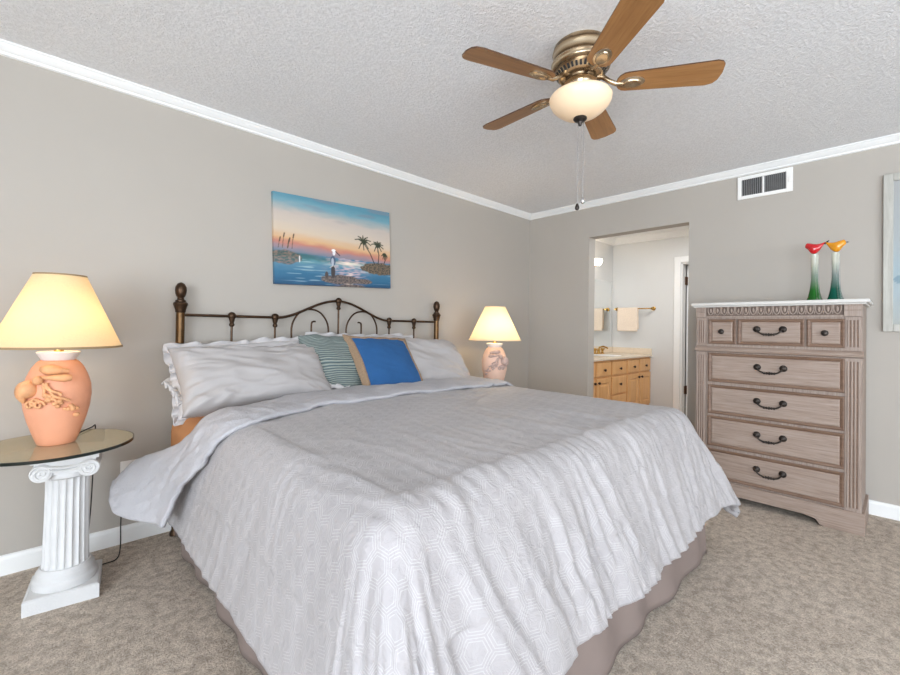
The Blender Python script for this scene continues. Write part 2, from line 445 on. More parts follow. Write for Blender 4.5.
# mattress and box spring: rounded slabs
def slab(x0, x1, y0, y1, z0, z1, r):
    b = MB(); rs = []
    def ring(ins, z):
        out = []
        for cx, cy, a0, k_ in ((1, 1, 0, .5), (0, 1, 90, .5), (0, 0, 180, 1.3), (1, 0, 270, 1.3)):
            rc = r*k_; rr = max(rc-ins, .005); ii = max(rc, ins+.005)
            cx = x1-ii if cx else x0+ii; cy = y1-ii if cy else y0+ii
            for q in range(7): a = R(a0+15*q); out.append((cx+rr*math.cos(a), cy+rr*math.sin(a), z))
        return out
    q = 5
    for i in range(q+1):
        a = pi/2*i/q; rs.append(ring(r*(1-math.sin(a)), z0+r*(1-math.cos(a))))
    for i in range(q+1):
        a = pi/2*i/q; rs.append(ring(r*(1-math.cos(a)), z1-r*(1-math.sin(a))))
    b.rings(rs, True, True, True); return b
slab(BX0, BX1-.006, BYF+.012, BYH, .37, BZ-.010, .10).build('mattress', 'mattress_tan', bed)
slab(BX0+.01, BX1-.01, BYF+.01, BYH, .12, .368, .03).build('box_spring', 'white_linen', bed)
b = MB()
b.box(BX0+.03, BX0+.07, BYF+.05, -.08, .085, .118).box(BX1-.07, BX1-.03, BYF+.05, -.08, .085, .118)
for y in (-1.95, -1.1, -.3): b.box(BX0+.07, BX1-.07, y-.02, y+.02, .085, .118)
b.build('bed_frame', 'dark_iron', bed, smooth=False)
for x in (BX0+.12, -2.39, BX1-.12):
    for y in (-1.95, -.5): MB().lathe([(.022, 0), (.022, .03), (.014, .034), (.014, .084)], (x, y, 0), 12).build('bed_leg', 'dark_iron', bed)
# skirt
b = MB(); P = []
path = []
def seg(a, bb, n):
    for i in range(n): path.append((lerp(a[0], bb[0], i/n), lerp(a[1], bb[1], i/n)))
seg((BX0-.012, -.14), (BX0-.012, BYF-.012), 120); seg((BX0-.012, BYF-.012), (BX1+.012, BYF-.012), 120); seg((BX1+.012, BYF-.012), (BX1+.012, -.14), 120); path.append((BX1+.012, -.14))
rows = []
for jz in range(14):
    f = jz/13; row = []
    for i, (x, y) in enumerate(path):
        a, c_ = path[max(0, i-1)], path[min(len(path)-1, i+1)]
        nx, ny = -(c_[1]-a[1]), (c_[0]-a[0]); l_ = math.hypot(nx, ny); nx, ny = -nx/l_*-1, ny/l_*-1
        s_ = i*.0162
        o = f*(.035+.022*N(s_*3.2, f*.4, 3)+.010*math.sin(s_*21+2*N(s_*2, 0, 7)))
        row.append((x+nx*-o if False else x-(-nx)*0+nx*o*-1*-1, y+ny*o, lerp(.372, .018+.006*N(s_*4, 9), f)))
    rows.append(row)
b.grid(rows)
sk = b.build('bed_skirt', 'skirt_taupe', bed)
so = sk.modifiers.new('solid', 'SOLIDIFY'); so.thickness = .004
# headboard
HY = -.075; RZ = 1.21
def finial(x):
    p = MB(); p.lathe([(.0215, .03), (.0215, 1.222)], (x, HY, 0), 20)
    o = p.build('headboard_post', 'post_bronze', bed)
    f = MB(); f.lathe([(.0225, 1.222), (.026, 1.228), (.026, 1.236), (.033, 1.258), (.037, 1.268), (.035, 1.276), (.026, 1.283), (.026, 1.29), (.018, 1.294), (.016, 1.305),
                       (.021, 1.312), (.026, 1.325), (.029, 1.345), (.027, 1.365), (.018, 1.382), (.006, 1.389), (0, 1.390)], (x, HY, 0), 24)
    f.build('finial', 'bronze', o)
    g = MB(); g.lathe([(.03, 0), (.03, .012), (.022, .03)], (x, HY, 0), 16); g.build('foot', 'bronze', o)
PX0, PX1 = -3.346, -1.44
finial(PX0); finial(PX1)
KX = [-3.08, -2.823, -2.376, -1.936, -1.688]
pts = [(PX0, HY, RZ)]
for i in range(41):
    t = i/40; x = lerp(-2.823, -1.936, t); u = abs(2*t-1)
    z = RZ+.128*(0.5+0.5*math.cos(pi*min(1, u*1.05)))**.85
    pts.append((x, HY, z))
pts.append((PX1, HY, RZ))
MB().tube(pts, .0085, 10).build('top_rail', 'bronze', bed)
MB().tube([(PX0, HY, .62), (PX1, HY, .62)], .010, 10).build('lower_rail', 'bronze', bed)
for x in KX:
    zt = RZ+.128 if abs(x+2.376) < .01 else RZ
    sp = MB().tube([(x, HY, .62), (x, HY, zt)], .0065, 8).build('spindle', 'bronze', bed)
    kb = MB(); kb.ell((x, HY, zt+.002), .024, .022, .024, 16); kb.lathe([(.010, -.062), (.015, -.055), (.015, -.048), (.011, -.04), (.016, -.022), (.018, -.01)], (x, HY, zt), 14)
    kb.build('knob', 'bronze', sp)
for cx, sg in ((-2.585, 1), (-2.18, -1)):
    pts = crv([(cx+sg*dx, HY, z) for dx, z in ((.036, 1.190), (.020, 1.189), (.008, 1.174), (.008, 1.10), (.013, 1.04), (.05, .995), (.10, 1.02), (.131, 1.10), (.124, 1.18), (.072, 1.25), (0, 1.272), (-.072, 1.252), (-.118, 1.19), (-.131, 1.12), (-.12, 1.0), (-.095, .9), (-.09, .62))], 6)
    MB().tube(pts, .0062, 8).build('scroll', 'bronze', bed)

# ---------------------------------------------------------------- comforter
RD = .12
IX0, IX1, IY0 = BX0+RD, BX1-RD, BYF+RD
def drape(s, t, off=0.0, flare=None):
    """cloth coordinates (s along x, t along y) -> point on the draped surface"""
    a = (IX0-s) if s < IX0 else ((s-IX1) if s > IX1 else 0.0)
    sx = -1 if s < IX0 else 1
    bq = (IY0-t) if t < IY0 else 0.0
    bx, by = min(max(s, IX0), IX1), max(t, IY0)
    e = (a**3+bq**3)**(1/3) if (a > 0 and bq > 0) else max(a, bq)
    if e > 0:
        d = Vector((sx*a, -bq)).normalized()
    else: d = Vector((0, 0))
    phi = math.atan2(bq, a) if e > 0 else 0
    # perimeter coordinate
    if e > 0:
        if sx < 0: per = (-t if t > IY0 else -IY0+phi*.45)
        else: per = 10-(-t if t > IY0 else -IY0+phi*.45)
        if bq > 0 and a == 0: per = -IY0+.70+(s-IX0)
        elif bq > 0 and sx > 0: per = -IY0+.70+(IX1-IX0)+(pi/2-phi)*.45
    else: per = 0
    fl = (R(11) if (sx < 0 and a > bq) else (R(24) if a > bq else R(19))) if flare is None else flare
    if flare is None and a > 0 and bq > 0: fl = R(lerp(11 if sx < 0 else 24, 19, sm(0, 1, phi/(pi/2))))
    corner = math.sin(2*phi)**2 if (a > 0 and bq > 0) else 0
    fl += R(5)*corner
    th = pi/2-fl; La = RD*th
    if e < La: o, dz, nn = RD*math.sin(e/RD), RD*(1-math.cos(e/RD)), e/RD
    else: o, dz, nn = RD*math.sin(th)+(e-La)*math.cos(th), RD*(1-math.cos(th))+(e-La)*math.sin(th), th
    zt = .745+.022*max(0, 1-((s+2.39)/1.05)**2)*max(0, 1-((t+1.0)/1.3)**2)
    # wrinkles
    top = 1-sm(0, .12, e)
    w_ = 0.0
    if e > 0:
        q = sm(.03, .45, e); pe = per+.22*(e)*math.sin(per*1.7)
        w_ += q*(.044*N(pe*6.5, e*1.1, 1.3)+.034*(1-2*abs(N(pe*13+.6*N(e*5, per*3, 4), e*1.6, 5.1)))*(.4+.6*sm(-.2, .4, N(pe*2.2, e*2, 8))))
        w_ += sm(0, .12, e)*.013*(1-2.4*abs(N(pe*27, e*4.5, 2.2)))*sm(-.25, .3, N(pe*3.1, e*3, 18))
    if sx < 0 and e > 0: w_ *= lerp(.20, 1, sm(-.1, .8, phi/(pi/2)))
    if 0 < e < .34: w_ = max(w_, -.003)+.004
    foot = sm(-1.15, -1.95, t); left = sm(-2.9, -3.3, s)
    dg = s*.86+t*.5; dp = -s*.5+t*.86
    w_ += top*(.008*N(s*3.1, t*2.2, 5)+.008*(1-2.2*abs(N(dg*7+.5*N(dp*4, dg*3, 6), dp*2.6, 9)))*sm(-.1, .5, N(s*1.7+4, t*1.7, 3))
               + .007*(1-2.2*abs(N(dp*11, dg*3.4, 15)))*sm(-.05, .45, N(s*2.1, t*2.1, 23)))
    w_ += (1-sm(.0, .25, e))*foot*.010*(N((s)*11, t*2.3, 12)+.7*(1-2*abs(N(s*17+.4*t, t*3, 21))))
    nrm = Vector((d.x*math.sin(nn), d.y*math.sin(nn), math.cos(nn)))
    p = Vector((bx+d.x*o, by+d.y*o, zt-dz)) + nrm*(w_+off)
    if p.z < .03: p.z = .03
    return p
ES, EF, EL = .54, .545, .555
cl = thing('comforter', 'pale grey comforter woven with a hexagon lattice, draped over the king bed', 'comforter', (-2.39, -1.3, .40))
b = MB(); Pn = []; U = []
NS, NTT = 300, 230
for j in range(NTT+1):
    row = []; ur = []
    for i in range(NS+1):
        s = lerp(IX0-EL, IX1+ES, i/NS)
        t = lerp(-.60-.17*sm(-2.8, -3.25, s)+.22*sm(.02, .5, IX0-s), IY0-EF, j/NTT)
        row.append(drape(s, t)); ur.append((s*.94+t*.34, t*.94-s*.34))
    Pn.append(row); U.append(ur)
b.grid(Pn, U)
o = b.build('cover', 'jacquard', cl, ang=180)
so = o.modifiers.new('solid', 'SOLIDIFY'); so.thickness = .022; so.offset = -1
# turned-back band, white reverse side out
b = MB(); Pn = []
NS, NTT = 240, 36
for j in range(NTT+1):
    f = j/NTT; row = []
    for i in range(NS+1):
        s = lerp(IX0-.585, IX1+.40, i/NS)
        el = max(0, IX0-s)
        lf = sm(.02, .50, el)
        lfx = sm(-2.8, -3.35, s)
        t = lerp(-.46-.22*lfx+.38*lf, -.90-.12*lfx+.02*N(s*5, 2)+.24*lf, f)
        fl = R(lerp(17, lerp(45, 22, sm(0, .95, f)), lf)) if s < IX0 else R(10)
        # shorter at the head edge so that the lobe rounds off
        sh = 1.0-.14*lf*(1-sm(0, .5, f))-.03*lf-.10*lf*sm(.4, 1, f)
        ss = IX0-el*sh if s < IX0 else s
        of = .034*(math.sin(pi*min(1, max(0, .06+.88*f)))**.45)+.006*N(s*9, t*9, 4)+.008*(1-2*abs(N(s*13+t*6, t*7, 31)))*sm(-.3, .3, N(s*4, t*4, 3))+.004*N(s*34+t*20, t*26, 7)
        p = drape(ss, t, of, fl)
        if f < .16: p.z -= .030*(1-f/.16)**2
        row.append(p)
    Pn.append(row)
b.grid(Pn)
o = b.build('turned_back_edge', 'reverse', cl, ang=180); o['label'] = 'plain white reverse side folded back'
so = o.modifiers.new('solid', 'SOLIDIFY'); so.thickness = .018; so.offset = -1

# ---------------------------------------------------------------- pillows
def pillow(name, label, mat, c, wd, ht, th, lean, rotz=0, skew=0, roll=0, seed=0, wr=.006, pinch=.05, group=None, ruffle=0, trim=None, sag=0.0, cat='pillow', n=56, uvs=False, pw=2.4):
    al = R(lean)
    vx = Vector((1, 0, 0)); vv = Vector((0, math.sin(al), math.cos(al))); nn = Vector((0, -math.cos(al), math.sin(al)))
    rm = Matrix.Rotation(R(rotz), 3, 'Z') @ Matrix((vx, vv, nn)).transposed() @ Matrix.Rotation(R(roll), 3, 'Z')
    c = Vector(c)
    def pt(u, v, side):
        uu, vv_ = u, v
        px = wd/2*uu*(1-pinch*(1-vv_*vv_)+.03*N(v*2.5, seed, 3))-skew*vv_ ; py = ht/2*vv_*(1-pinch*1.3*(1-uu*uu)+.07*N(u*2.6, seed, 9))
        T = max(0, (1-abs(uu)**pw)*(1-abs(vv_)**pw))**.5
        edge = max(abs(uu), abs(vv_))
        z = side*th/2*T*(1-.12*vv_*(1 if sag else 0))
        an = math.atan2(v, u); cor = sm(.35, 1.0, abs(u*v))
        wrk = wr*(1.5*N(u*1.5+seed, v*1.5, side*2)+.5*(1-2.2*abs(N(u*2.2+seed, v*4+u*1.5, 5*side)))
                  + (.5+1.3*cor)*sm(.5, 1, edge)*(1-2.4*abs(N(an*6.5, seed+.8*edge, side))))
        z += side*wrk*min(1, T*2.2)
        py -= sag*(1-uu*uu)*(.5+.5*vv_)
        return c+rm @ Vector((px, py, z))
    tlist = None
    if ruffle or trim:
        root = thing(name, label, cat, c-Vector((0, 0, ht/2)), group)
    b = MB()
    g = [(-1+2*i/n) for i in range(n+1)]
    g = [math.copysign(abs(x)**.8, x) for x in g]
    uvg = [[(i/n*wd, j/n*ht*2.2) for i in range(n+1)] for j in range(n+1)] if uvs else None
    b.grid([[pt(u, v, 1) for u in g] for v in g], uvg)
    b.grid([[pt(u, v, -1) for u in reversed(g)] for v in g], uvg)
    bmesh.ops.remove_doubles(b.bm, verts=b.bm.verts, dist=.0004)
    if not (ruffle or trim):
        o = b.build(name, mat, origin=c-Vector((0, 0, ht/2)), ang=180); return tag(o, label, cat, group)
    b.build('cushion', mat, root, ang=180)
    per = []
    m_ = 60
    for (u0, v0, u1, v1) in ((-1,-1,1,-1), (1,-1,1,1), (1,1,-1,1), (-1,1,-1,-1)):
        for i in range(m_): per.append((lerp(u0, u1, i/m_), lerp(v0, v1, i/m_)))
    if trim:
        b = MB(); rows = []
        for (u, v) in per:
            nv = rm @ Vector((0, 0, 1))
            q = rm @ Vector((u if abs(u) > .98 else 0, v if abs(v) > .98 else 0, 0)).normalized()
            e0 = pt(u, v, 1)
            rows.append([pt(u*.86, v*.86, 1)+nv*.0005, pt(u*.87, v*.87, 1)+nv*.005, pt(u*.94, v*.94, 1)+nv*.006, e0+nv*.005+q*.004, e0+q*.008, e0-nv*.005+q*.004, pt(u*.94, v*.94, -1)-nv*.006, pt(u*.87, v*.87, -1)-nv*.005])
        rows.append(rows[0]); b.rings(rows, True)
        b.build('trim', trim, root, ang=180)
    if ruffle:
        b = MB(); rows = []
        K = 7
        full = []
        for (u0, v0, u1, v1) in ((-1,-1,1,-1), (1,-1,1,1), (1,1,-1,1), (-1,1,-1,-1)):
            for i in range(150): full.append((lerp(u0, u1, i/150), lerp(v0, v1, i/150)))
        nv = rm @ Vector((0, 0, 1))
        for kk in range(K):
            f = kk/(K-1); row = []
            for idx, (u, v) in enumerate(full+[full[0]]):
                pc = c+rm @ Vector((wd/2*u*(1-pinch*(1-v*v)), ht/2*v*(1-pinch*1.3*(1-u*u)), 0))
                q = (rm @ Vector((math.copysign(abs(u)**8, u), math.copysign(abs(v)**8, v), 0))).normalized()
                ph = (idx % len(full))*.30+3*N((idx % len(full))*.02, seed, 8)
                row.append(pc+q*(ruffle*(f-.1)*(1+.55*N((idx % len(full))*.035, seed, 5)))+nv*(f*.016*math.sin(ph+2*N((idx % len(full))*.05, seed))))
            rows.append(row)
        b.grid(rows)
        o = b.build('ruffle', mat, root, ang=180); so = o.modifiers.new('solid', 'SOLIDIFY'); so.thickness = .003
    return root

pillow('pillow', 'white pillow lying flat beneath the left grey sham, its edge showing by the bedside lamp', 'white_linen', (-2.99, -.325, .82), .86, .36, .14, 80, seed=3, group='white pillows', ruffle=.028, wr=.008)
pillow('pillow', 'white ruffled pillow leaning on the headboard behind the left grey sham', 'white_linen', (-2.985, -.215, .872), .84, .40, .15, 22, roll=3.5, seed=9, group='white pillows', ruffle=.03, wr=.014)
pillow('pillow', 'white ruffled pillow leaning on the headboard behind the blue cushion', 'white_linen', (-2.20, -.195, .90), .86, .40, .14, 18, roll=-1, seed=19, group='white pillows', ruffle=.03, wr=.014)
pillow('pillow', 'white pillow lying flat beneath the right grey sham', 'white_linen', (-1.84, -.30, .785), .80, .40, .16, 84, seed=33, group='white pillows', wr=.008)
pillow('pillow_sham', 'plump pale grey pillow at the left, nearest the large terracotta lamp', 'sham_grey', (-3.045, -.425, .885), .79, .40, .24, 40, roll=0.5, rotz=3, skew=.0, seed=14, wr=.019, group='grey shams', sag=.015, pinch=.05, pw=2.7)
pillow('pillow_sham', 'pale grey pillow at the right of the blue cushion, nearest the small blush lamp', 'sham_grey', (-1.83, -.40, .90), .74, .43, .18, 36, roll=-5, rotz=-3, skew=.04, seed=27, wr=.019, group='grey shams', pw=2.6)
pillow('throw_pillow', 'teal grey striped crinkled cushion tucked behind the blue one', 'teal_stripe', (-2.52, -.375, .90), .50, .44, .14, 28, roll=-3, rotz=2, seed=41, wr=.011, cat='cushion', uvs=True, pinch=.02)
pillow('throw_pillow', 'bright blue square cushion with a tan jute border', 'blue_cloth', (-2.235, -.475, .908), .47, .45, .13, 36, roll=-3, rotz=-3, skew=.025, seed=51, wr=.004, trim='jute', cat='cushion', pinch=.05)

# ---------------------------------------------------------------- side tables
def side_table(cx, cy, ox, oy, rg, label, rz=0):
    root = thing('side_table', label, 'table', (cx, cy, 0), 'glass topped column tables')
    b = MB(); hw = .118
    # plinth: square block sloping in to a round foot
    def sq(h_, z): 
        out = []
        for i in range(32):
            a = 2*pi*i/32+pi/4; ca, sa = math.cos(a), math.sin(a); m_ = max(abs(ca), abs(sa)); out.append((ca/m_*h_, sa/m_*h_, z))
        return out
    def rd(r, z): return [(r*math.cos(2*pi*i/32+pi/4), r*math.sin(2*pi*i/32+pi/4), z) for i in range(32)]
    b.rings([sq(hw, 0), sq(hw, .055), sq(hw-.008, .06)], True, True, True)
    b.rings([rd(.105, .06), rd(.108, .07), rd(.106, .085), rd(.098, .095), rd(.098, .10), rd(.096, .115), rd(.088, .125), rd(.084, .135)], True, True, True)
    b.build('plinth', 'plaster_white', root, local=True, ang=30)
    b = MB(); rs = []
    for z, r in ((.13, .079), (.15, .077), (.30, .074), (.42, .072), (.50, .072), (.51, .074)):
        ring = []
        for i in range(160):
            a = 2*pi*i/160; fl = abs(math.sin(a*10))
            dep = .0085*(fl**.6) if .14 < z < .505 else 0
            ring.append(((r-dep)*math.cos(a), (r-dep)*math.sin(a), z))
        rs.append(ring)
    b.rings(rs, True, True, True); b.build('shaft', 'plaster_white', root, local=True, ang=60)
    b = MB()
    b.lathe([(.074, .505), (.083, .512), (.085, .524), (.080, .534)], (0, 0, 0), 32)
    b.box(-.096, .096, -.092, .092, .534, .588); b.box(-.106, .106, -.104, .104, .588, .612); b.box(-.100, .100, -.098, .098, .612, .644)
    for sx in (-1, 1):        # volutes on the two long faces
        b.lathe([(.033, -.100), (.036, -.097), (.036, .097), (.033, .100)], (sx*.074, 0, .548), 24, 'y')
        for sy in (-1, 1):
            sp = []
            for i in range(40):
                a = R(i*20); rr = .033*(1-i/42); sp.append((sx*(.074+rr*math.cos(a)), sy*.101, .548+rr*math.sin(a)))
            b.tube(sp, .0038, 6)
    for sy in (-1, 1):
        for zz in (.574, .560): b.tube([(-.07+.14*i/10, sy*.099, zz-.012*math.sin(pi*i/10)) for i in range(11)], .006, 6)
    b.build('capital', 'plaster_white', root, local=True, ang=40, bevel=.003)
    b = MB(); b.lathe([(rg-.004, .6445), (rg, .6445), (rg, .6565), (rg-.004, .6565)], (ox, oy, 0), 96, cap=False); b.mi = 0
    b.build('glass_rim', 'glass_edge', root, local=True)
    b = MB(); b.lathe([(rg-.004, .6445), (rg-.004, .6565)], (ox, oy, 0), 96)
    b.build('glass_top', 'table_glass', root, local=True)
    root.rotation_euler = (0, 0, R(rz))
    return root
side_table(-3.808, -.362, -.036, -.062, .262, 'white fluted column table with round glass top under the terracotta lamp', -7)
side_table(-1.09, -.41, 0, 0, .215, 'white column table with round glass top in the far corner under the blush lamp')
TT = .657

# ---------------------------------------------------------------- lamps
def lamp(loc, label, vase, shell, shade, flip, sr0, sr1, sh, hz, top_r):
    root = thing('table_lamp', label, 'lamp', loc, 'lit ceramic table lamps')
    prof = [(.0, 0), (.058, 0), (.062, .004), (.078, .05), (.093, .10), (.104, .15), (.109, .20), (.107, .24), (.096, .28), (.082, .315), (.066, .338), (.056, .345), (0, .345)]
    b = MB(); b.lathe(prof, n=48); b.build('vase_body', vase, root, local=True, ang=60)
    def rad(z):
        for (r0, z0), (r1, z1) in zip(prof[2:], prof[3:]):
            if z0 <= z <= z1 and z1 > z0: return lerp(r0, r1, (z-z0)/(z1-z0))
        return .06
    b = MB(); base_a = R(-118)
    def on(da, z, out=0.0):
        a = base_a+flip*da; r_ = rad(z)+out; return Vector((r_*math.cos(a), r_*math.sin(a), z))
    # big scallop shell
    for i in range(9):
        a = -1.1+i*.275; p0 = on(-.35, .27, .008)
        pts = [on(-.35-.42*f*math.cos(a)*.9, .27-.085*f*math.sin(a)*.4-.055*f, .010+.012*math.sin(pi*f)) for f in (0, .25, .5, .75, 1)]
        b.tube(pts, [.006, .010, .014, .014, .006], 8)
    b.ell(on(-.42, .235, .006), .035, .03, .034, 14)
    # conch and long spiral shell
    b.tube([on(-.15+.95*f, .315-.012*f, .006) for f in (0, .2, .4, .6, .8, 1)], [.012, .020, .022, .018, .012, .010], 10)
    b.tube([on(-.02+.85*f, .283-.006*f, .012) for f in (0, .2, .4, .6, .8, 1)], [.006, .008, .011, .014, .016, .012], 10)
    b.ell(on(-.08, .272, .016), .018, .018, .018, 12)
    # ribbon tails
    for q, (d0, z0, d1, z1) in enumerate(((.05, .26, .75, .185), (.02, .25, .45, .185), (.1, .262, .62, .21))):
        b.tube([on(lerp(d0, d1, f)+.06*math.sin(f*9+q), lerp(z0, z1, f)-.01*math.sin(pi*f), .010) for f in [i/10 for i in range(11)]], .006, 6)
    # small shells and coral cluster
    rnd = random.Random(5)
    for i in range(16):
        f = i/15; p = on(.15+.95*f+rnd.uniform(-.05, .05), .205-.075*f+rnd.uniform(-.014, .014), .006); s_ = rnd.uniform(.008, .014)
        b.ell(p, s_, s_, s_*.8, 10)
    for i in range(3):
        c_ = on(-.30+.14*i, .175+.008*(i % 2), .010)
        tv = Vector((-c_.y, c_.x, 0)).normalized()
        b.tube([c_+tv*(.020-.0016*k_)*math.cos(k_*.7)+Vector((0, 0, (.020-.0016*k_)*math.sin(k_*.7))) for k_ in range(11)], .0055, 6)
    b.build('shell_ornament', shell, root, local=True, ang=70)
    b = MB(); b.lathe([(.050, .343), (.054, .346), (.068, .372), (.070, .378), (.066, .380), (.02, .380)], n=32); b.build('socket_cap', 'socket_white', root, local=True)
    b = MB(); b.lathe([(.016, .38), (.016, .44), (.012, .445)], n=16); b.build('socket', 'gold_brass', root, local=True)
    b = MB(); b.ell((0, 0, .485), .03, .03, .042, 14); b.build('bulb', 'bulb' if flip > 0 else 'bulb_bright', root, local=True)
    b = MB(); z0 = hz; b.lathe([(sr0, z0), (lerp(sr0, sr1, .5), z0+sh*.5), (sr1, z0+sh)], n=64, cap=False)
    o = b.build('lamp_shade', shade, root, local=True, recalc=False)
    b = MB(); b.lathe([(sr0-.002, z0-.002), (sr0+.002, z0-.001), (sr0+.0015, z0+.007), (sr0-.002, z0+.006), (sr0-.002, z0-.002)], n=64, cap=False)
    rim_m = 'shade_rim' if shade == 'linen_shade' else shade
    b.build('shade_trim', rim_m, o, local=True)
    b = MB(); b.lathe([(sr1-.002, z0+sh-.007), (sr1+.002, z0+sh-.006), (sr1+.001, z0+sh+.002), (sr1-.003, z0+sh), (sr1-.002, z0+sh-.007)], n=64, cap=False); b.build('shade_trim', rim_m, o, local=True)
    # spider and harp holding the shade
    b = MB()
    for q in range(3):
        a = 2*pi*q/3; b.tube([(0, 0, z0+sh-.012), (sr1*math.cos(a), sr1*math.sin(a), z0+sh-.004)], .002, 6)
    hp = [(.014, 0, .40), (.05, 0, .45), (.055, 0, .52), (.03, 0, z0+sh-.04), (0, 0, z0+sh-.012), (-.03, 0, z0+sh-.04), (-.055, 0, .52), (-.05, 0, .45), (-.014, 0, .40)]
    b.tube(hp, .002, 6); b.build('harp', 'gold_brass', root, local=True)
    return root
L1 = lamp((-3.848, -.405, TT), 'large lit terracotta lamp with shell relief on the left glass table', 'terracotta', 'terracotta_shell', 'linen_shade', 1, .210, .084, .300, .398, .08)
L2 = lamp((-1.10, -.445, TT), 'lit blush pink lamp with grey shell relief in the far corner', 'blush_ceramic', 'grey_shell', 'ivory_shade', -1, .222, .086, .285, .405, .08)
b = MB()
b.tube(crv([(-3.80, -.345, TT+.006), (-3.755, -.245, TT+.005), (-3.72, -.175, TT+.005), (-3.705, -.14, TT+.004), (-3.705, -.125, .60), (-3.71, -.10, .3), (-3.72, -.10, .03), (-3.70, -.20, .006), (-3.665, -.203, .006),
            (-3.614, -.185, .006), (-3.592, -.10, .03), (-3.586, -.045, .15), (-3.572, -.03, .30), (-3.56, -.022, .36)]), .003, 6)
b.build('power_cord', 'cord_black', L1)
ol = thing('wall_outlet', 'white wall outlet plate beside the bed, partly behind the comforter', 'outlet', (-3.55, 0, .37))
MB().box(-3.589, -3.515, -.006, -.0005, .315, .430).build('cover_plate', 'white_plastic', ol, bevel=.002)
MB().box(-3.575, -3.545, -.024, -.0062, .345, .375).build('plug', 'cord_black', ol, bevel=.003)
MB().box(-3.568, -3.534, -.0085, -.0062, .385, .412).build('socket', 'white_plastic', ol, bevel=.002)

# ---------------------------------------------------------------- wall art
def artboard(P00, ux, uz, wd, ht, nx, nz, fn, name, parent, mat, thick, nrm):
    b = MB(); lay = b.bm.verts.layers.float_color.new('art')
    vv = []
    for j in range(nz+1):
        row = []
        for i in range(nx+1):
            v = b.bm.verts.new(P00+ux*(wd*i/nx)+uz*(ht*j/nz)+nrm*thick); v[lay] = fn(i/nx, j/nz); row.append(v)
        vv.append(row)
    for j in range(nz):
        for i in range(nx): b._f((vv[j][i], vv[j][i+1], vv[j+1][i+1], vv[j+1][i]))
    # sides and back
    brd = [vv[0][i] for i in range(nx+1)]+[vv[j][nx] for j in range(1, nz+1)]+[vv[nz][i] for i in range(nx-1, -1, -1)]+[vv[j][0] for j in range(nz-1, 0, -1)]
    bk = []
    for v in brd:
        q = b.bm.verts.new(v.co-nrm*thick); q[lay] = v[lay]; bk.append(q)
    for i in range(len(brd)):
        j = (i+1) % len(brd); b._f((brd[i], brd[j], bk[j], bk[i]))
    return b.build(name, mat, parent, smooth=False)
def mixc(a, b, f): return tuple(lerp(a[i], b[i], f) for i in range(3))
def grad(stops, x):
    for (p0, c0), (p1, c1) in zip(stops, stops[1:]):
        if x <= p1: return mixc(c0, c1, max(0, (x-p0)/(p1-p0)))
    return stops[-1][1]
def S(r, g, b): return srgb(r, g, b)[:3]
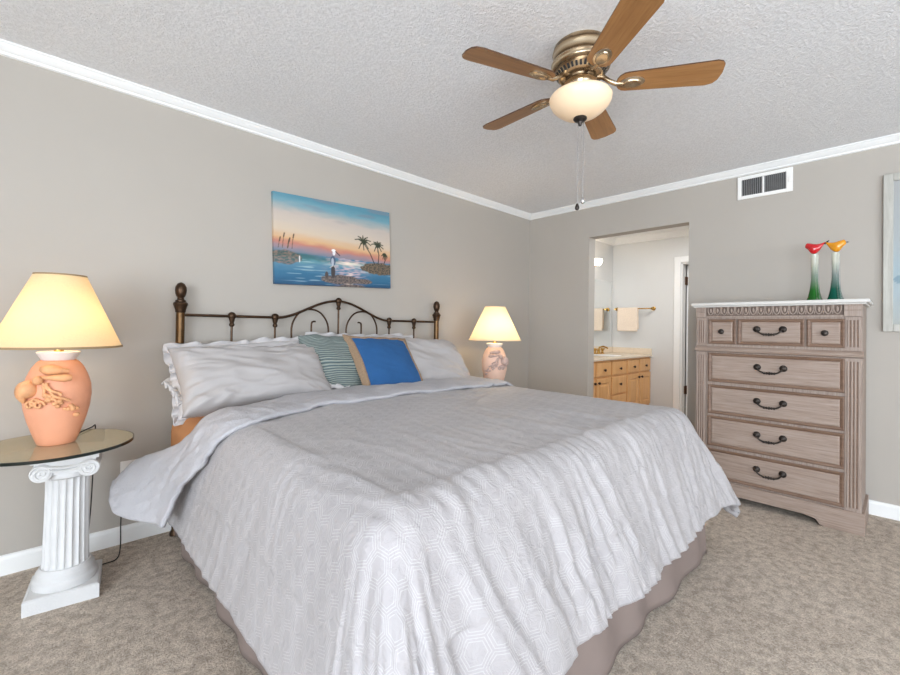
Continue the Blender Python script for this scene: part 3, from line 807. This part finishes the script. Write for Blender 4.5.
def beach(u, v):
    x, y = u, 1-v                     # y down
    asp = 1.56
    hor = .64+.04*x
    n_ = N(x*7, y*20, 1)*.5+N(x*16, y*40, 2)*.3
    if y < hor:
        c = grad([(0, S(84, 138, 156)), (.10, S(106, 152, 166)), (.2, S(150, 164, 166)), (.3, S(190, 178, 168)), (.45, S(198, 184, 170)), (.60, S(206, 188, 166)), (.74, S(210, 168, 124)), (.82, S(190, 126, 108)), (.89, S(152, 130, 138)), (1, S(98, 126, 146))], (y+.04*n_-.07*x)/hor)
        c = mixc(c, S(120, 128, 140), .55*sm(.1, .45, N(x*4+3, y*15, 6))*sm(.32, .12, y))
    else:
        f = (y-hor)/(1-hor)
        c = grad([(0, S(72, 120, 150)), (.12, S(58, 112, 118)), (.22, S(96, 146, 156)), (.35, S(84, 130, 154)), (.6, S(52, 108, 140)), (.85, S(36, 92, 126)), (1, S(30, 72, 104))], min(1, max(0, f+.12*n_)))
        c = mixc(c, S(170, 196, 200), .6*sm(.25, .5, N(x*6, y*60, 8))*sm(.0, .2, f))
        c = mixc(c, S(228, 190, 190), .75*math.exp(-((x-.6)/(.08+.10*(1-f)))**2)*sm(-.25, .3, N(x*20, y*70, 3)))
    if .20 < y-.0 < .9: c = mixc(c, S(52, 92, 84), .75*sm(.5, .2, x)*math.exp(-((y-.655-.05*x)/.022)**2))
    # sun glints
    c = mixc(c, S(252, 236, 214), .8*math.exp(-((x-.6)/.10)**2-((y-.72)/.02)**2))
    c = mixc(c, S(250, 226, 200), .85*math.exp(-((x-.60)/.025)**2)*sm(.78, .9, y)*sm(-.3, .2, N(x*30, y*50, 3)))
    # shore mounds, foreground rock
    def blob(cx, cy, rx, ry, col, k=1.0, nz_=.35):
        nonlocal c
        d = ((x-cx)/rx)**2+((y-cy)/ry)**2+nz_*N(x*30, y*34, cx*9)
        c = mixc(c, col, k*sm(1.15, .85, d))
    mud = mixc(S(66, 62, 64), S(128, 112, 104), sm(-.6, .6, N(x*60, y*70, 12)+.5*N(x*130, y*120, 2)))
    blob(.90, .755, .19, .075, mixc(S(58, 60, 50), S(126, 106, 88), sm(-.6, .6, N(x*70, y*80, 5)+.5*N(x*140, y*130, 3))))
    blob(.07, .70, .13, .075, mixc(S(58, 78, 72), S(150, 116, 98), sm(-.5, .7, N(x*40, y*60, 7)+.5*N(x*120, y*110, 3))), .8)
    blob(.52, .92, .17, .055, mud); blob(.72, .93, .09, .032, mud); blob(.62, 1.0, .12, .03, mud)
    # heron and stump
    blob(.455, .83, .018, .075, S(62, 56, 58), 1, .1); blob(.40, .87, .014, .04, S(74, 66, 64), 1, .1)
    blob(.455, .70, .022, .06, S(66, 84, 110), 1, .1); blob(.452, .715, .012, .05, S(190, 196, 206), .8, .1)
    blob(.465, .60, .012, .035, S(226, 224, 226), 1, 0); blob(.462, .575, .018, .015, S(244, 240, 238), 1, 0)
    def line(x0, y0, x1, y1, wv, col):
        nonlocal c
        dx, dy_ = (x1-x0)*asp, y1-y0; px, py = (x-x0)*asp, y-y0
        t = min(1, max(0, (px*dx+py*dy_)/(dx*dx+dy_*dy_))); d = math.hypot(px-t*dx, py-t*dy_)
        c = mixc(c, col, sm(wv*1.5, wv*.6, d))
    line(.48, .585, .515, .63, .006, S(60, 60, 66)); line(.455, .76, .43, .78, .004, S(190, 180, 170)); line(.465, .76, .48, .79, .004, S(190, 180, 170))
    dk = S(40, 42, 34); lf = S(46, 54, 36)
    for (bx_, by_, tx, ty, rl) in ((.84, .70, .73, .43, .105), (.875, .69, .87, .46, .082), (.935, .68, .94, .58, .04)):
        line(bx_, by_, (bx_+tx)/2+.012, (by_+ty)/2, .006, dk); line((bx_+tx)/2+.012, (by_+ty)/2, tx, ty, .006, dk)
        for k_ in range(9):
            a = R(200+k_*35); ex, ey = tx+rl*math.cos(a)*.75, ty-.02+rl*math.sin(a)*.85+.03
            line(tx, ty, (tx+ex)/2, (ty+ey)/2-.018, .010, lf); line((tx+ex)/2, (ty+ey)/2-.018, ex, ey, .006, lf)
    for gx in (.03, .06, .095, .10, .13): line(gx, .60, gx+.012, .48+.04*math.sin(gx*90), .0035, S(90, 80, 62)); line(gx+.010, .51+.04*math.sin(gx*90), gx+.016, .47+.04*math.sin(gx*90), .007, S(84, 66, 50))
    line(.185, .68, .185, .74, .006, S(230, 230, 226))
    return (*c, 1)
pr = thing('beach_painting', 'unframed canvas of a sunset beach with palms and a heron above the headboard', 'painting', (-2.372, 0, 1.45))
tl = R(2.4)     # it hangs a little out of level
ux = Vector((math.cos(tl), 0, math.sin(tl))); uz = Vector((-math.sin(tl), 0, math.cos(tl)))
artboard(Vector((-2.812, -.003, 1.430)), ux, uz, .918, .600, 250, 160, beach, 'canvas', pr, 'oil_paint', .027, Vector((0, -1, 0)))
def shore(u, v):
    y = 1-v; c = grad([(0, S(160, 161, 160)), (.4, S(158, 164, 165)), (.62, S(152, 168, 174)), (.8, S(156, 168, 172)), (1, S(160, 163, 158))], y+.05*N(u*5, y*9, 2))
    if ((u-.06)/.06)**2+((y-.69)/.03)**2+.5*N(u*30, y*30, 1) < 1: c = S(120, 144, 154)
    return (*c, 1)
fr = thing('framed_picture', 'pale blue picture in a whitewashed wood frame at the right edge', 'picture', (0, -3.1, 1.177))
FY0, FY1, FZ0, FZ1 = -3.44, -2.757, 1.180, 2.180; fwid = .046
b = MB()
b.box(-.028, -.002, FY1-fwid, FY1, FZ0, FZ1).box(-.028, -.002, FY0, FY0+fwid, FZ0, FZ1).box(-.028, -.002, FY0+fwid, FY1-fwid, FZ0, FZ0+fwid).box(-.028, -.002, FY0+fwid, FY1-fwid, FZ1-fwid, FZ1)
b.build('frame', 'frame_wash', fr, smooth=False, bevel=.003)
artboard(Vector((-.003, FY1-fwid, FZ0+fwid)), Vector((0, -1, 0)), Vector((0, 0, 1)), FY1-FY0-2*fwid, FZ1-FZ0-2*fwid, 60, 90, shore, 'print', fr, 'oil_paint', .012, Vector((-1, 0, 0)))

# ---------------------------------------------------------------- vent grille
vt = thing('air_vent', 'white wall air register with two louvred halves under the crown moulding', 'vent', (0, -2.129, 2.19))
VY0, VY1, VZ0, VZ1 = -2.298, -1.960, 2.186, 2.362
b = MB(); f = .026
b.box(-.012, -.001, VY0, VY0+f+.012, VZ0, VZ1).box(-.012, -.001, VY1-f, VY1, VZ0, VZ1).box(-.012, -.001, VY0+f+.012, VY1-f, VZ0, VZ0+f).box(-.012, -.001, VY0+f+.012, VY1-f, VZ1-f, VZ1)
ym = (VY0+VY1)/2+.006; b.box(-.011, -.001, ym-.006, ym+.006, VZ0+f, VZ1-f)
b.build('frame', 'white_plastic', vt, smooth=False, bevel=.003)
MB().box(-.0018, -.0008, VY0+f, VY1-f, VZ0+f, VZ1-f).build('duct_shade', 'void_shade', vt, smooth=False)  # thin dark sheet in place of the shade behind the louvres
for a, c_ in ((VY0+f+.012, ym-.006), (ym+.006, VY1-f)):
    for i in range(11):
        y = lerp(a, c_, (i+.5)/11)
        b = MB(); dyy = .0035
        b.rings([[(-.010, y-dyy-.0007, z), (-.010, y-dyy+.0007, z), (-.003, y+dyy+.0007, z), (-.003, y+dyy-.0007, z)] for z in (VZ0+f, VZ1-f)], True, True, True)
        b.build('louvre', 'louvre_grey', vt, smooth=False)
b = MB(); b.box(-.02, -.0122, VY0+.012, VY0+.020, VZ0+.07, VZ0+.11); b.build('lever', 'white_plastic', vt, smooth=False)

# ---------------------------------------------------------------- ceiling fan
FX, FYY = -2.186, -1.844
fan = thing('ceiling_fan', 'antique brass ceiling fan with five wood blades and a lit glass bowl', 'ceiling fan', (FX, FYY, 2.09))
FZ = 2.09
def fl(prof): return [(r, z-FZ) for r, z in prof]
b = MB(); b.lathe(fl([(0, 2.4215), (.112, 2.4215), (.118, 2.416), (.118, 2.404), (.122, 2.400), (.124, 2.392), (.121, 2.386), (.120, 2.352), (.126, 2.348), (.129, 2.340), (.125, 2.334), (.127, 2.328), (.124, 2.320), (.116, 2.316), (.112, 2.312)]), n=64)
b.build('motor_housing', 'antique_brass', fan, local=True, ang=50)
b = MB(); b.lathe(fl([(.113, 2.312), (.110, 2.302), (.094, 2.284), (.086, 2.280), (.062, 2.278), (.060, 2.268), (.070, 2.264), (.072, 2.256), (.058, 2.250), (.054, 2.236), (.062, 2.228), (.062, 2.220), (.05, 2.214), (.05, 2.204)]), n=64)
b.mi = 1
for i in range(36):
    a = 2*pi*i/36; ca, sa = math.cos(a), math.sin(a); t = Vector((-sa, ca, 0))*.0045
    q = [Vector((r_*ca, r_*sa, z-FZ)) for r_, z in ((.1095, 2.3015), (.0955, 2.2857))]
    off = Vector((ca*.0012, sa*.0012, -.0012))
    vv = [b.bm.verts.new(p+off) for p in (q[0]-t, q[0]+t, q[1]+t, q[1]-t)]; b._f(vv)  # dark quads laid on the collar as the shaded depth of its slots
b.build('vented_collar', ['antique_brass', 'void_shade'], fan, local=True, ang=40)
b = MB(); b.lathe(fl([(.046, 2.212), (.112, 2.206), (.128, 2.200), (.135, 2.190), (.133, 2.177), (.124, 2.158), (.106, 2.138), (.084, 2.121), (.056, 2.109), (.028, 2.103), (0, 2.102)]), n=64)
b.build('glass_bowl', 'bowl_glass', fan, local=True, ang=80)
b = MB(); b.lathe(fl([(0, 2.106), (.028, 2.104), (.030, 2.098), (.024, 2.090), (.012, 2.085), (.010, 2.076), (.006, 2.068), (0, 2.066)]), n=24)
b.build('bowl_finial', 'dark_iron', fan, local=True)
for q, (dx, dy_, zb) in enumerate(((.012, -.010, 1.748), (-.006, .006, 1.718))):
    b = MB(); zt = 2.07
    n_ = 60
    b.tube([(dx, dy_, zt+.02-FZ), (dx, dy_, zb-FZ)], .0011, 6)
    for i in range(n_): b.ell((dx, dy_, lerp(zt, zb, i/n_)-FZ), .0019, .0019, .0019, 6)
    o = b.build('pull_chain', 'chrome', fan, local=True)
    b = MB(); b.lathe([(0, zb-FZ+.003), (.004, zb-FZ+.002), (.009, zb-FZ-.010), (.010, zb-FZ-.018), (.006, zb-FZ-.026), (0, zb-FZ-.028)], (dx, dy_, 0), 14); b.build('chain_knob', 'chrome' if q == 0 else 'dark_iron', o, local=True)
A0 = R(160.0); BZ_ = 2.246-FZ
bl0 = ir0 = None
for kq in range(5):
    ang = A0-kq*2*pi/5
    if kq == 0:
        b = MB(); n_ = 40; L0, L1_ = .150, .566
        outl = []
        def hwid(f): return lerp(.050, .066, f)
        pts = []
        for i in range(9):
            a = R(90+i*180/8); pts.append((L0+.045+.045*math.cos(a), .052*math.sin(a)))      # rounded root
        pts = [(x, y) for x, y in pts]
        tipc = [(L1_-.035, -.066), (L1_-.014, -.060), (L1_-.002, -.044), (L1_+.003, 0), (L1_-.004, .040), (L1_-.018, .058), (L1_-.045, .066)]
        outl = pts+tipc
        cs, sn = math.cos(R(-12)), math.sin(R(-12))
        def tw(x, y, z): return (x, y*cs-z*sn, y*sn+z*cs+BZ_)
        top = [b.bm.verts.new(tw(x, y, .003)) for x, y in outl]; bot = [b.bm.verts.new(tw(x, y, -.003)) for x, y in outl]
        b.mi = 0; b._f(top); b._f(list(reversed(bot))); b.mi = 1
        for i in range(len(outl)):
            j = (i+1) % len(outl); b._f((bot[i], bot[j], top[j], top[i]))
        bl0 = b.build('blade', ['blade_wood', 'dark_bronze_hinge'], fan, local=True, smooth=False)
        b = MB()
        b.tube([(.070, 0, BZ_+.034), (.095, 0, BZ_+.030), (.120, 0, BZ_+.010), (.150, 0, BZ_-.006), (.18, 0, BZ_-.008)], [.012, .011, .010, .010, .008], 10)
        mt = Matrix.Rotation(R(-12), 3, 'X')
        for r0, r1, hh in ((.052, .033, .007), (.038, .024, .012)):
            rs = []
            for (sc_, z) in ((1, 0), (1, -hh*.6), (.85, -hh), (.6, -hh*.8), (0.02, -hh*.7)):
                rs.append([Vector((.215, 0, BZ_-.0035))+mt @ Vector((r0*sc_*math.cos(2*pi*i/24), r1*sc_*math.sin(2*pi*i/24), z)) for i in range(24)])
            b.rings(rs, True, True, True)
        ir0 = b.build('blade_iron', 'antique_brass', fan, local=True, ang=50)
        bl, ir = bl0, ir0
    else:
        bl = bl0.copy(); COL.objects.link(bl); ir = ir0.copy(); COL.objects.link(ir)
    for o in (bl, ir): o.rotation_euler = (0, 0, ang); o.parent = fan
fan.location = (FX, FYY, FZ)

# ---------------------------------------------------------------- dresser
DX = -.46
ds = thing('dresser', 'tall washed wood chest of drawers with fluted corners against the right wall', 'dresser', (-.24, -2.25, 0))
y0, y1 = -2.683, -1.815
b = MB(); b.box(DX, -.03, y0, y1, .125, 1.335); b.build('body', 'dresser_stile', ds, smooth=False, bevel=.003)
b = MB(); b.box(DX-.03, -.02, y0-.03, y1+.03, 1.345, 1.366); b.box(DX-.02, -.025, y0-.018, y1+.018, 1.335, 1.345); b.build('top', 'dresser_top', ds, smooth=False, bevel=.005)
# plinth with a cut-out apron
b = MB()
poly = [(y1+.015, 0), (y1+.015, .128), (y0-.015, .128), (y0-.015, 0), (-2.515, 0), (-2.50, .006), (-2.48, .034), (-2.42, .045), (-2.08, .045), (-2.02, .034), (-2.0, .006), (-1.985, 0)]
b.rings([[(x, y, z) for y, z in poly] for x in (DX-.018, DX+.01)], True, True, True)
for yy in (y0-.015, y1-.005): b.box(DX+.01, -.03, yy, yy+.02, 0, .128)
b.build('plinth', 'dresser_wood', ds, smooth=False, bevel=.003)
b = MB(); b.rings([[(DX, y, z), (DX-.016, y, z+.006), (DX-.020, y, z+.018), (DX-.014, y, z+.030), (DX-.004, y, z+.038), (DX, y, z+.04)] for y, z in ((y0-.006, 1.020), (y1+.006, 1.020))], True, True, True)
b.build('waist_moulding', 'dresser_wood', ds, smooth=False)
# frieze with a row of carved leaves
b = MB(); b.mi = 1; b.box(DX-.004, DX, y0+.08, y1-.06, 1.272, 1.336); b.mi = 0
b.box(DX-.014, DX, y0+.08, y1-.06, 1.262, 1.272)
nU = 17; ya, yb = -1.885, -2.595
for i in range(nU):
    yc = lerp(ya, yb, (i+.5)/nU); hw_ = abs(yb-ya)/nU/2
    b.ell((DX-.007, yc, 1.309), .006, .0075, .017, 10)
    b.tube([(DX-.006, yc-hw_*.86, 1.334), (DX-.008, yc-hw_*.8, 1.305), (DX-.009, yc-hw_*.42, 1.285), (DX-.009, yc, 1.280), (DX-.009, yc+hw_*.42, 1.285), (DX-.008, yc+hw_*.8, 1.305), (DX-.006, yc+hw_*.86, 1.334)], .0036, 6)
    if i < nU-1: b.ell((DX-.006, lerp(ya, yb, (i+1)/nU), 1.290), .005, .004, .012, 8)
b.build('carved_frieze', ['dresser_stile', 'frieze_brown'], ds, ang=50)
for ya_, yb_ in ((y0, y0+.08), (y1-.062, y1)):
    b = MB(); b.box(DX-.016, DX, ya_, yb_, 1.264, 1.335); b.box(DX-.020, DX-.016, ya_, yb_, 1.298, 1.304); b.box(DX-.020, DX-.016, ya_, yb_, 1.325, 1.335)
    b.build('corner_block', 'dresser_stile', ds, smooth=False, bevel=.003)
for ya_, yb_ in ((y0, y0+.073), (y1-.064, y1)):
    for z0, z1 in ((.128, 1.018), (1.064, 1.262)):
        b = MB(); b.mi = 0; b.box(DX-.010, DX, ya_, yb_, z0, z1)
        wd = yb_-ya_
        for i in range(4):
            yc = lerp(ya_+wd*.18, yb_-wd*.18, i/3)
            b.mi = 0; b.tube([(DX-.010, yc, z0+.02), (DX-.010, yc, z1-.02)], wd*.075, 8)
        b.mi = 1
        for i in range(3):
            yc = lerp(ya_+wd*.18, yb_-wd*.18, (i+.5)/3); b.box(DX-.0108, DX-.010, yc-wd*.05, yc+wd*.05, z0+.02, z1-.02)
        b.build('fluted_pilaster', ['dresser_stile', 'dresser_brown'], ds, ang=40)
def drawer(ya_, yb_, z0, z1):
    b = MB()
    def rg(ins, x): return [(x, ya_+ins, z0+ins), (x, yb_-ins, z0+ins), (x, yb_-ins, z1-ins), (x, ya_+ins, z1-ins)]
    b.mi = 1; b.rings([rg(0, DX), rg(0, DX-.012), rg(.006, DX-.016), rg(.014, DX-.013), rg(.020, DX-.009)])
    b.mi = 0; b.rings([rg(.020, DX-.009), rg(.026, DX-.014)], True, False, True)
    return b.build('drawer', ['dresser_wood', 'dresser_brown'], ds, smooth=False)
def pull(dw, yc, zc, spread=.069):
    b = MB(); x = DX-.014
    for sg in (-1, 1):
        b.lathe([(.021, 0), (.021, -.003), (.016, -.008), (.008, -.011), (.008, -.022), (.012, -.026), (.006, -.033), (0, -.034)], (x, yc+sg*spread, zc), 14, 'x')
    xb = x-.022
    pts = [(xb, yc-spread, zc), (xb-.004, yc-spread*.86, zc-.016), (xb-.004, yc-spread*.55, zc-.031), (xb-.004, yc, zc-.036), (xb-.004, yc+spread*.55, zc-.031), (xb-.004, yc+spread*.86, zc-.016), (xb, yc+spread, zc)]
    b.tube(crv(pts, 4), .0052, 8)
    for f in (-.3, -.15, 0, .15, .3): b.ell((xb-.004, yc+spread*f*1.3, zc-.035), .0085 if f else .0105, .0065, .0085 if f else .011, 10)
    b.build('bail_pull', 'dark_iron', dw, ang=50)
def knob(dw, yc, zc, m='dark_iron', x=DX-.014, nm='knob', s=1.0):
    b = MB(); b.lathe([(.010*s, 0), (.007*s, -.006*s), (.007*s, -.012*s), (.016*s, -.018*s), (.018*s, -.023*s), (.014*s, -.029*s), (.006*s, -.032*s), (0, -.032*s)], (x, yc, zc), 16, 'x'); b.build(nm, m, dw)
for z0, z1 in ((.812, 1.014), (.588, .790), (.362, .572), (.139, .342)):
    d = drawer(-2.608, -1.894, z0, z1); pull(d, -2.251, (z0+z1)/2+.02)
d = drawer(-2.059, -1.894, 1.078, 1.250); knob(d, -1.977, 1.164)
d = drawer(-2.422, -2.070, 1.078, 1.250); pull(d, -2.247, 1.184)
d = drawer(-2.608, -2.434, 1.078, 1.250); knob(d, -2.520, 1.164)

# ---------------------------------------------------------------- bird vases
def birdvase(y, label, gm, bm_, tail_right, core_r):
    root = thing('bird_vase', label, 'vase', (-.30, y, 1.3662), 'glass bird vases')
    b = MB(); b.lathe([(0, 0), (.042, 0), (.043, .003), (.034, .03), (.026, .07), (.018, .13), (.0165, .20), (.018, .27), (.021, .305), (.017, .305), (.012, .296), (0, .294)], n=28)
    b.build('stem', gm, root, local=True, ang=60)
    b = MB()
    for q in range(2):
        a = R(35+180*q); rs = []
        for z, r_, wv in ((0, .050, .014), (.02, .042, .013), (.06, .032, .011), (.12, .027, .010), (.2, .025, .009), (.28, .026, .008), (.30, .024, .006)):
            ring = []
            for i in range(12):
                t = 2*pi*i/12; lx = r_+.010*math.cos(t); ly = wv*math.sin(t)
                ring.append((lx*math.cos(a)-ly*math.sin(a)*1, lx*math.sin(a)+ly*math.cos(a), z+.001))
            rs.append(ring)
        b.rings(rs, True, True, True)
    b.build('clear_lobe', 'skirt_glass', root, local=True, ang=60)
    sg = 1 if tail_right else -1      # +1: beak towards the door (+y), tail to the near side
    # body swept along +-y
    b = MB(); zc = .342
    prof = [(-.052, .034, .003), (-.040, .022, .008), (-.026, .008, .017), (-.010, .000, .022), (.006, -.002, .026), (.020, .004, .025), (.030, .012, .020), (.038, .019, .0165), (.045, .021, .013), (.051, .019, .006)]
    rs = []
    for py, pz, r_ in prof:
        rs.append([(r_*1.05*math.cos(2*pi*i/16), sg*py*.95, zc+pz+1.3*r_*math.sin(2*pi*i/16)) for i in range(16)])
    b.rings(rs, True, True, True); o = b.build('bird', bm_, root, local=True, ang=80)
    b = MB(); 
    if tail_right: b.tube([(0, -.046*sg, zc+.024), (0, -.064*sg, zc+.040), (0, -.070*sg, zc+.046)], [.006, .004, .001], 8); b.build('tail_tip', 'black_glass', o, local=True)
    else: b.tube([(0, .050*sg, zc+.023), (0, .062*sg, zc+.022)], [.004, .001], 8); b.build('beak', 'black_glass', o, local=True)
    return root
birdvase(-2.452, 'slim green glass vase topped by a red bird on the chest of drawers', 'green_glass', 'red_glass', True, .03)
birdvase(-2.552, 'slim teal glass vase topped by an amber bird on the chest of drawers', 'teal_glass', 'amber_glass', False, .03)

# ---------------------------------------------------------------- bathroom things
VYF = -.585
va = thing('vanity_cabinet', 'maple bathroom vanity cabinet with raised panel doors seen through the doorway', 'cabinet', (.99, -.33, 0))
b = MB(); b.box(.125, XB-.003, VYF, YM-.002, .20, .828); b.box(.125, XB-.003, VYF+.08, YM-.002, 0, .20); b.build('body', 'maple', va, smooth=False)
def vpanel(nm, x0, x1, z0, z1, raised):
    b = MB()
    def rg(ins, y): return [(x0+ins, y, z0+ins), (x1-ins, y, z0+ins), (x1-ins, y, z1-ins), (x0+ins, y, z1-ins)]
    if raised: b.rings([rg(0, VYF), rg(0, VYF-.014), rg(.004, VYF-.018), rg(.052, VYF-.018), rg(.058, VYF-.009), rg(.066, VYF-.009), rg(.085, VYF-.016)], True, False, True)
    else: b.rings([rg(0, VYF), rg(0, VYF-.013), rg(.010, VYF-.018)], True, False, True)
    return b.build(nm, 'maple', va, smooth=False)
def vknob(p, x, z):
    b = MB(); b.lathe([(.008, 0), (.006, -.008), (.015, -.014), (.016, -.02), (.010, -.026), (0, -.027)], (x, VYF-.0178, z), 14, 'y'); b.build('knob', 'knob_dark', p)
cols = [(.40, .73), (.765, 1.135), (1.16, 1.49), (1.508, 1.842)]
for i, (x0, x1) in enumerate([(.13, .375)]+cols):
    p = vpanel('drawer', x0, x1, .655, .812, False)
    vknob(p, (x0+x1)/2, .725)
p = vpanel('drawer', .765, 1.135, .435, .635, False); vknob(p, .95, .545)
p = vpanel('drawer', .765, 1.135, .225, .420, False); vknob(p, .95, .33)
for (x0, x1, kx) in ((.13, .375, .345), (.40, .73, .435), (1.16, 1.49, 1.455), (1.508, 1.842, 1.543)):
    p = vpanel('door', x0, x1, .225, .635, True); vknob(p, kx, .592)
ct = thing('vanity_countertop', 'cream cultured marble counter with backsplash on the maple vanity', 'countertop', (.99, -.33, .83))
MB().box(.122, XB-.002, -.62, YM-.001, .830, .858).build('slab', 'counter_cream', ct, smooth=False, bevel=.006)
b = MB(); b.box(.122, XB-.002, YM-.022, YM-.001, .8585, .935).box(XB-.022, XB-.002, -.615, YM-.022, .8585, .935); b.build('backsplash', 'counter_cream', ct, smooth=False, bevel=.003)
MB().lathe([(.20, .8586), (.205, .8605), (.19, .8615), (.17, .8592), (0, .8588)], (1.05, -.35, 0), 32).build('basin_rim', 'plaster_white', ct)
fc = thing('faucet', 'polished brass two handled faucet on the vanity counter', 'faucet', (1.28, -.17, .8585))
b = MB(); b.lathe([(.028, 0), (.028, .012), (.02, .02), (.018, .05), (.014, .06)], n=16); b.tube([(0, 0, .05), (0, -.01, .085), (0, -.06, .10), (0, -.11, .085), (0, -.12, .07)], .011, 10); b.build('spout', 'gold_brass', fc, local=True)
for dx in (-.10, .10):
    b = MB(); b.lathe([(.026, 0), (.026, .01), (.014, .02), (.014, .04), (.024, .05), (.026, .065), (.015, .075), (0, .076)], (dx, 0, 0), 14); b.tube([(dx-.03, -.02, .062), (dx+.03, -.02, .066)], .006, 8); b.build('handle', 'gold_brass', fc, local=True)
tag(MB().box(.125, 1.80, YM-.0045, YM-.0006, .938, 1.83).build('wall_mirror', 'mirror', origin=(.96, YM, .938), smooth=False), 'frameless bathroom wall mirror above the vanity counter', 'mirror')
vl = thing('vanity_light', 'lit glass bath light fixture on the wall above the mirror', 'wall light', (1.0, YM, 1.98))
MB().box(.62, 1.25, YM-.025, YM-.001, 1.95, 2.01).build('back_bar', 'gold_brass', vl, smooth=False, bevel=.004)
for x in (.70, .935, 1.17):
    a_ = MB().tube([(x, YM-.02, 1.98), (x, YM-.08, 1.975), (x, YM-.11, 1.985)], .009, 8).build('arm', 'gold_brass', vl)
    b = MB(); b.lathe([(.03, 1.985), (.05, 2.0), (.062, 2.03), (.058, 2.06)], (x, YM-.12, 0), 20, cap=False); b.ell((x, YM-.12, 2.015), .038, .038, .035, 14); b.build('glass_shade', 'vanity_globe', vl)
tb = thing('towel_bar', 'brass towel bar on the bathroom end wall', 'towel bar', (XB, -.4, 1.455))
MB().tube([(XB-.065, -.645, 1.455), (XB-.065, -.14, 1.455)], .008, 10).build('rail', 'gold_brass', tb)
for y in (-.632, -.15):
    b = MB(); b.lathe([(.026, -.001), (.026, -.008), (.012, -.016), (.012, -.06), (.017, -.066), (.012, -.08), (0, -.081)], (XB, y, 1.455), 16, 'x'); b.build('bracket', 'gold_brass', tb)
b = MB(); rows = []
for f in [i/40 for i in range(41)]:
    row = []
    for g in [i/20 for i in range(21)]:
        y = lerp(-.455, -.185, g); s_ = f*2-1
        w_ = .004*N(y*18, s_*3, 2)
        L_ = .30 if s_ < 0 else .27
        a = abs(s_)
        if a < .09: th = (s_/.09)*pi/2; x = XB-.065+math.sin(th)*.0145; z = 1.455+.0145*math.cos(th)
        else: x = XB-.065+math.copysign(.0145+.006*a, s_)+w_*a; z = 1.455-(a-.09)/.91*L_
        row.append((x, y+.004*N(z*9, 3), z))
    rows.append(row)
b.grid(rows)
tw_ = b.build('towel', 'towel_peach', origin=(XB-.065, -.32, 1.15), ang=180)
so = tw_.modifiers.new('solid', 'SOLIDIFY'); so.thickness = .008; so.offset = 0
tag(tw_, 'cream hand towel folded over the brass bar in the bathroom', 'towel')
